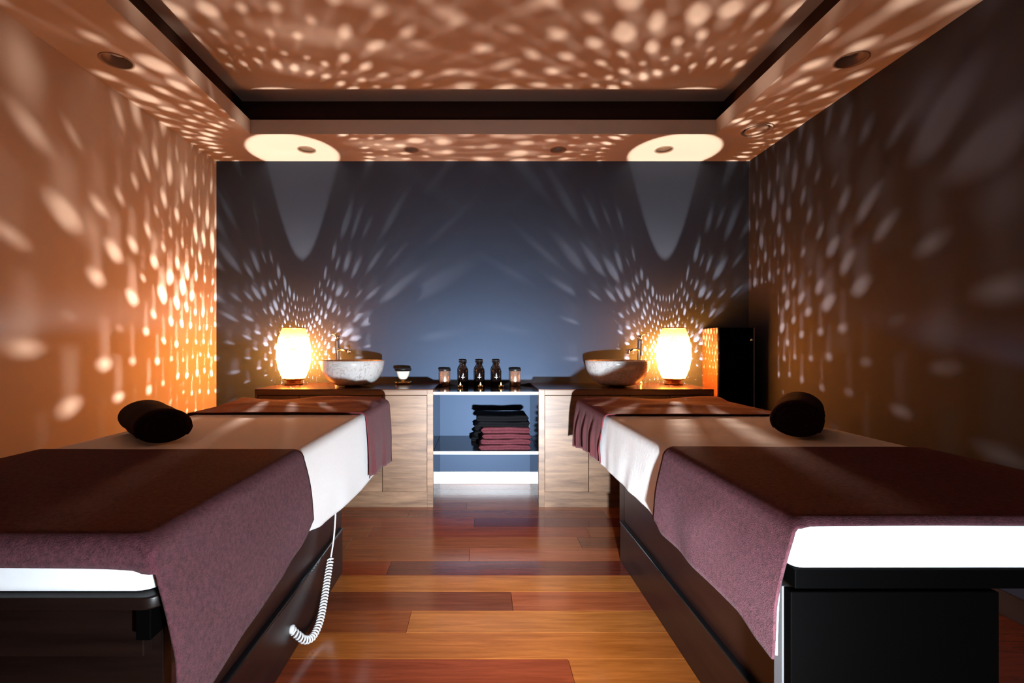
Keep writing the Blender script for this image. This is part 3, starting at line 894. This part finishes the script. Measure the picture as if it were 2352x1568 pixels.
# resample evenly
dense = []
for a, b in zip(seq, seq[1:]):
    for k in range(8): dense.append(a.lerp(b, k/8))
s = 0.0; pitch = 0.0125
for i in range(1, len(dense)):
    s += (dense[i]-dense[i-1]).length
    t = (dense[min(i+1, len(dense)-1)]-dense[i-1]).normalized()
    prevn = (prevn-t*prevn.dot(t)).normalized(); bn = t.cross(prevn)
    a = 2*PI*s/pitch
    c = dense[i]+prevn*(0.0112*math.cos(a))+bn*(0.0112*math.sin(a))
    coilp.append((c.x-ox, c.y-oy, c.z))
res = [Vector(coilp[0])]
for p in coilp:
    if (Vector(p)-res[-1]).length > 0.0040: res.append(Vector(p))
tube('coil', res, 0.0034, M['white_plastic'], cord, n=6)
bm = bmesh.new(); bmesh.ops.create_cone(bm, cap_ends=True, segments=24, radius1=0.016, radius2=0.013, depth=0.012, matrix=Matrix.Translation((SX+0.005-ox, 1.645-oy, 0.095)) @ Matrix.Rotation(PI/2, 4, 'Y'))
frombm('cord_socket', bm, M['white_plastic'], e, True)

# ---- right bed
e, B, ox, oy = bed(RX0-0.012, RX1, 0.912, 2.82, -1, 'massage bed by the dark wall, its near end on a black panel', False)
B('base_board', (RX0+0.001, 0.922, 0.600), (RX1, 2.80, 0.637), M['black'])
B('end_panel', (RX0-0.012, 0.914, 0.0), (0.991, 0.936, 0.598), M['black'])
B('end_panel_edge', (RX0-0.014, 0.937, 0.0), (RX0+0.004, 0.965, 0.598), M['grey_edge'])
SX = 0.697
B('side_panel', (SX+0.014, 0.97, 0.195), (SX+0.03, 2.36, 0.598), M['darkwood'])
B('side_rail', (SX-0.004, 0.97, 0.186), (SX+0.016, 2.385, 0.201), M['rail'], 0.005)
B('lower_panel', (SX, 0.97, 0.0), (SX+0.022, 2.385, 0.186), M['darkwood'])
B('corner_post', (SX+0.03, 2.36, 0.16), (SX+0.07, 2.50, 0.598), M['darkwood'])
B('far_panel', (SX+0.022, 2.385, 0.0), (1.34, 2.40, 0.598), M['darkwood_x'])

# ---- sheets
o = drape('bed_sheet', M['sheet'], LX0-0.004, LX1+0.016, 0.86, 2.80, ZB+0.003, [(0.8, 0.50), (3, 0.48)], [(0.9, 0.52), (1.4, 0.49), (1.51, 0.478), (1.66, 0.447), (1.9, 0.425), (2.2, 0.405), (2.8, 0.42)],
          bulgeR=0.008, thick=0.003, seed=2, ncreaseamp=0.0015, topamp=0.0012, foldf=9)
tag(o, 'plain white cotton sheet on the bed by the cream wall', 'sheet', 'sheets on the beds')
o = drape('bed_sheet', M['crinkle'], RX0-0.016, RX1+0.004, 0.925, 2.80, ZB+0.003, [(0.92, 0.47), (1.0, 0.472), (1.1, 0.51), (1.59, 0.502), (2.23, 0.505), (2.8, 0.50)], [(0.9, 0.50), (3, 0.48)],
          bulgeL=0.010, thick=0.003, seed=5, ncreaseamp=0.0022, topamp=0.0025, foldf=22)
tag(o, 'crinkled white sheet on the bed by the dark wall', 'sheet', 'sheets on the beds')
# ---- near towels
o = drape('large_towel', M['terry'], LX0-0.012, LX1+0.022, 0.826, 1.485, ZB+0.008, [(0.8, 0.46), (1.5, 0.47)], [(0.80, 0.395), (0.95, 0.42), (1.07, 0.437), (1.26, 0.456), (1.36, 0.483), (1.49, 0.53)],
          bulgeR=0.020, thick=0.006, flap=0.058, seed=9, ncreaseamp=0.003, topamp=0.002, foldf=11, flare=0.006)
tag(o, 'large burgundy terry towel over the near end of left bed', 'towel', 'large towels over the beds')
o = drape('large_towel', M['terry'], RX0-0.022, RX1+0.012, 0.908, 1.520, ZB+0.008, [(0.90, 0.475), (0.95, 0.482), (1.03, 0.4995), (1.24, 0.498), (1.45, 0.499), (1.52, 0.52)], [(0.8, 0.46), (1.5, 0.47)],
          bulgeL=0.022, thick=0.006, flap=0.022, seed=12, ncreaseamp=0.0035, topamp=0.002, foldf=13, flare=0.004)
tag(o, 'large burgundy terry towel over the near end of right bed', 'towel', 'large towels over the beds')
# ---- far throws
def tf(seed):
    def f(x, y):
        t = max(0.0, min(1.0, (y-2.33)/0.2))
        return t*0.010*(mnoise.noise(Vector((x*3.2+seed, y*9, seed)))+0.6)+t*0.006*math.sin(x*9+seed+y*11)
    return f
o = drape('bed_throw', M['terry2'], LX0-0.020, LX1+0.032, 2.262, 2.835, ZB+0.014, [(2, 0.47), (3, 0.46)], [(2.2, 0.445), (2.5, 0.425), (2.85, 0.385)],
          bulgeR=0.014, thick=0.004, seed=21, ncreaseamp=0.0045, topamp=0.003, foldf=26, topfold=tf(3.0))
tag(o, 'wine red throw folded across the far end of left bed', 'throw', 'wine throws at the far ends')
o = drape('bed_throw', M['terry2'], RX0-0.034, RX1+0.020, 2.215, 2.840, ZB+0.014, [(2.2, 0.522), (2.35, 0.528), (2.5, 0.52), (2.85, 0.475)], [(2, 0.47), (3, 0.46)],
          bulgeL=0.016, thick=0.004, seed=31, ncreaseamp=0.009, topamp=0.003, foldf=38, topfold=tf(8.0))
tag(o, 'wine red throw hanging in folds at far end of right bed', 'throw', 'wine throws at the far ends')

# ------------------------------------------------------------------ rolled bolsters
def bolster(p0, p1, zr, label, seed, rx=0.070, rz=0.058):
    p0 = Vector(p0); p1 = Vector(p1); L = (p1-p0).length
    n = 64; rings = []
    NL = 16
    verts = []; faces = []
    def ringpt(r, a, l):
        # spiral step where the cloth end lies: slight radius growth over the turn
        g = 1.0+0.035*((a/(2*PI)) % 1.0)
        flat = 0.86 if math.sin(a) < -0.55 else 1.0
        wob = 1+0.015*math.sin(l*40+seed)+0.012*math.sin(3*a+l*11+seed)
        x = r*rx*math.cos(a)*g*wob
        z = r*rz*math.sin(a)*g*wob*(flat if math.sin(a) < 0 else 1)
        return (x, l, z)
    prof = []
    # near cap (polar, with spiral groove), body, far cap
    caps = [0.0, 0.12, 0.2, 0.28, 0.36, 0.44, 0.52, 0.60, 0.68, 0.76, 0.84, 0.92]
    for r in caps: prof.append((max(r, 0.02), 0.022*(r**4)*0+0.0, True))
    prof += [(0.97, 0.004, False), (1.0, 0.014, False)]
    for k in range(1, NL): prof.append((1.0, 0.014+(L-0.028)*k/NL, False))
    prof += [(1.0, L-0.014, False), (0.97, L-0.004, False)]
    for r in reversed(caps): prof.append((max(r, 0.02), L, True))
    half = len(prof)//2
    for i, (r, l, cap) in enumerate(prof):
        for k in range(n):
            a = 2*PI*k/n+0.4
            ll = l
            if cap:
                gv = 0.0055*math.sin(2*PI*(r*4.2-(a/(2*PI))))*min(1, (0.97-r)*8)-0.004*(1-r)
                ll = l+(-gv if i < half else gv)
            verts.append(ringpt(r, a, ll))
    for i in range(len(prof)-1):
        for k in range(n):
            k2 = (k+1) % n
            faces.append((i*n+k, i*n+k2, (i+1)*n+k2, (i+1)*n+k))
    faces.append(tuple(range(n-1, -1, -1))); m_ = (len(prof)-1)*n; faces.append(tuple(range(m_, m_+n)))
    o = linkmesh('rolled_towel', verts, faces, M['terryb'])
    d = p1-p0
    o.location = (p0.x, p0.y, zr+rz*0.90)
    o.rotation_euler = (0, 0, math.atan2(-d.x, d.y))
    tag(o, label, 'rolled towel', 'dark rolled towels on the beds')
    return o
bolster((-1.045, 1.585, 0), (-1.305, 1.86, 0), ZB+0.010, 'dark rolled towel lying askew on the left bed sheet', 1, 0.082, 0.060)
bolster((1.105, 1.675, 0), (1.330, 1.99, 0), ZB+0.010, 'dark rolled towel lying askew on the right bed sheet', 4, 0.080, 0.070)
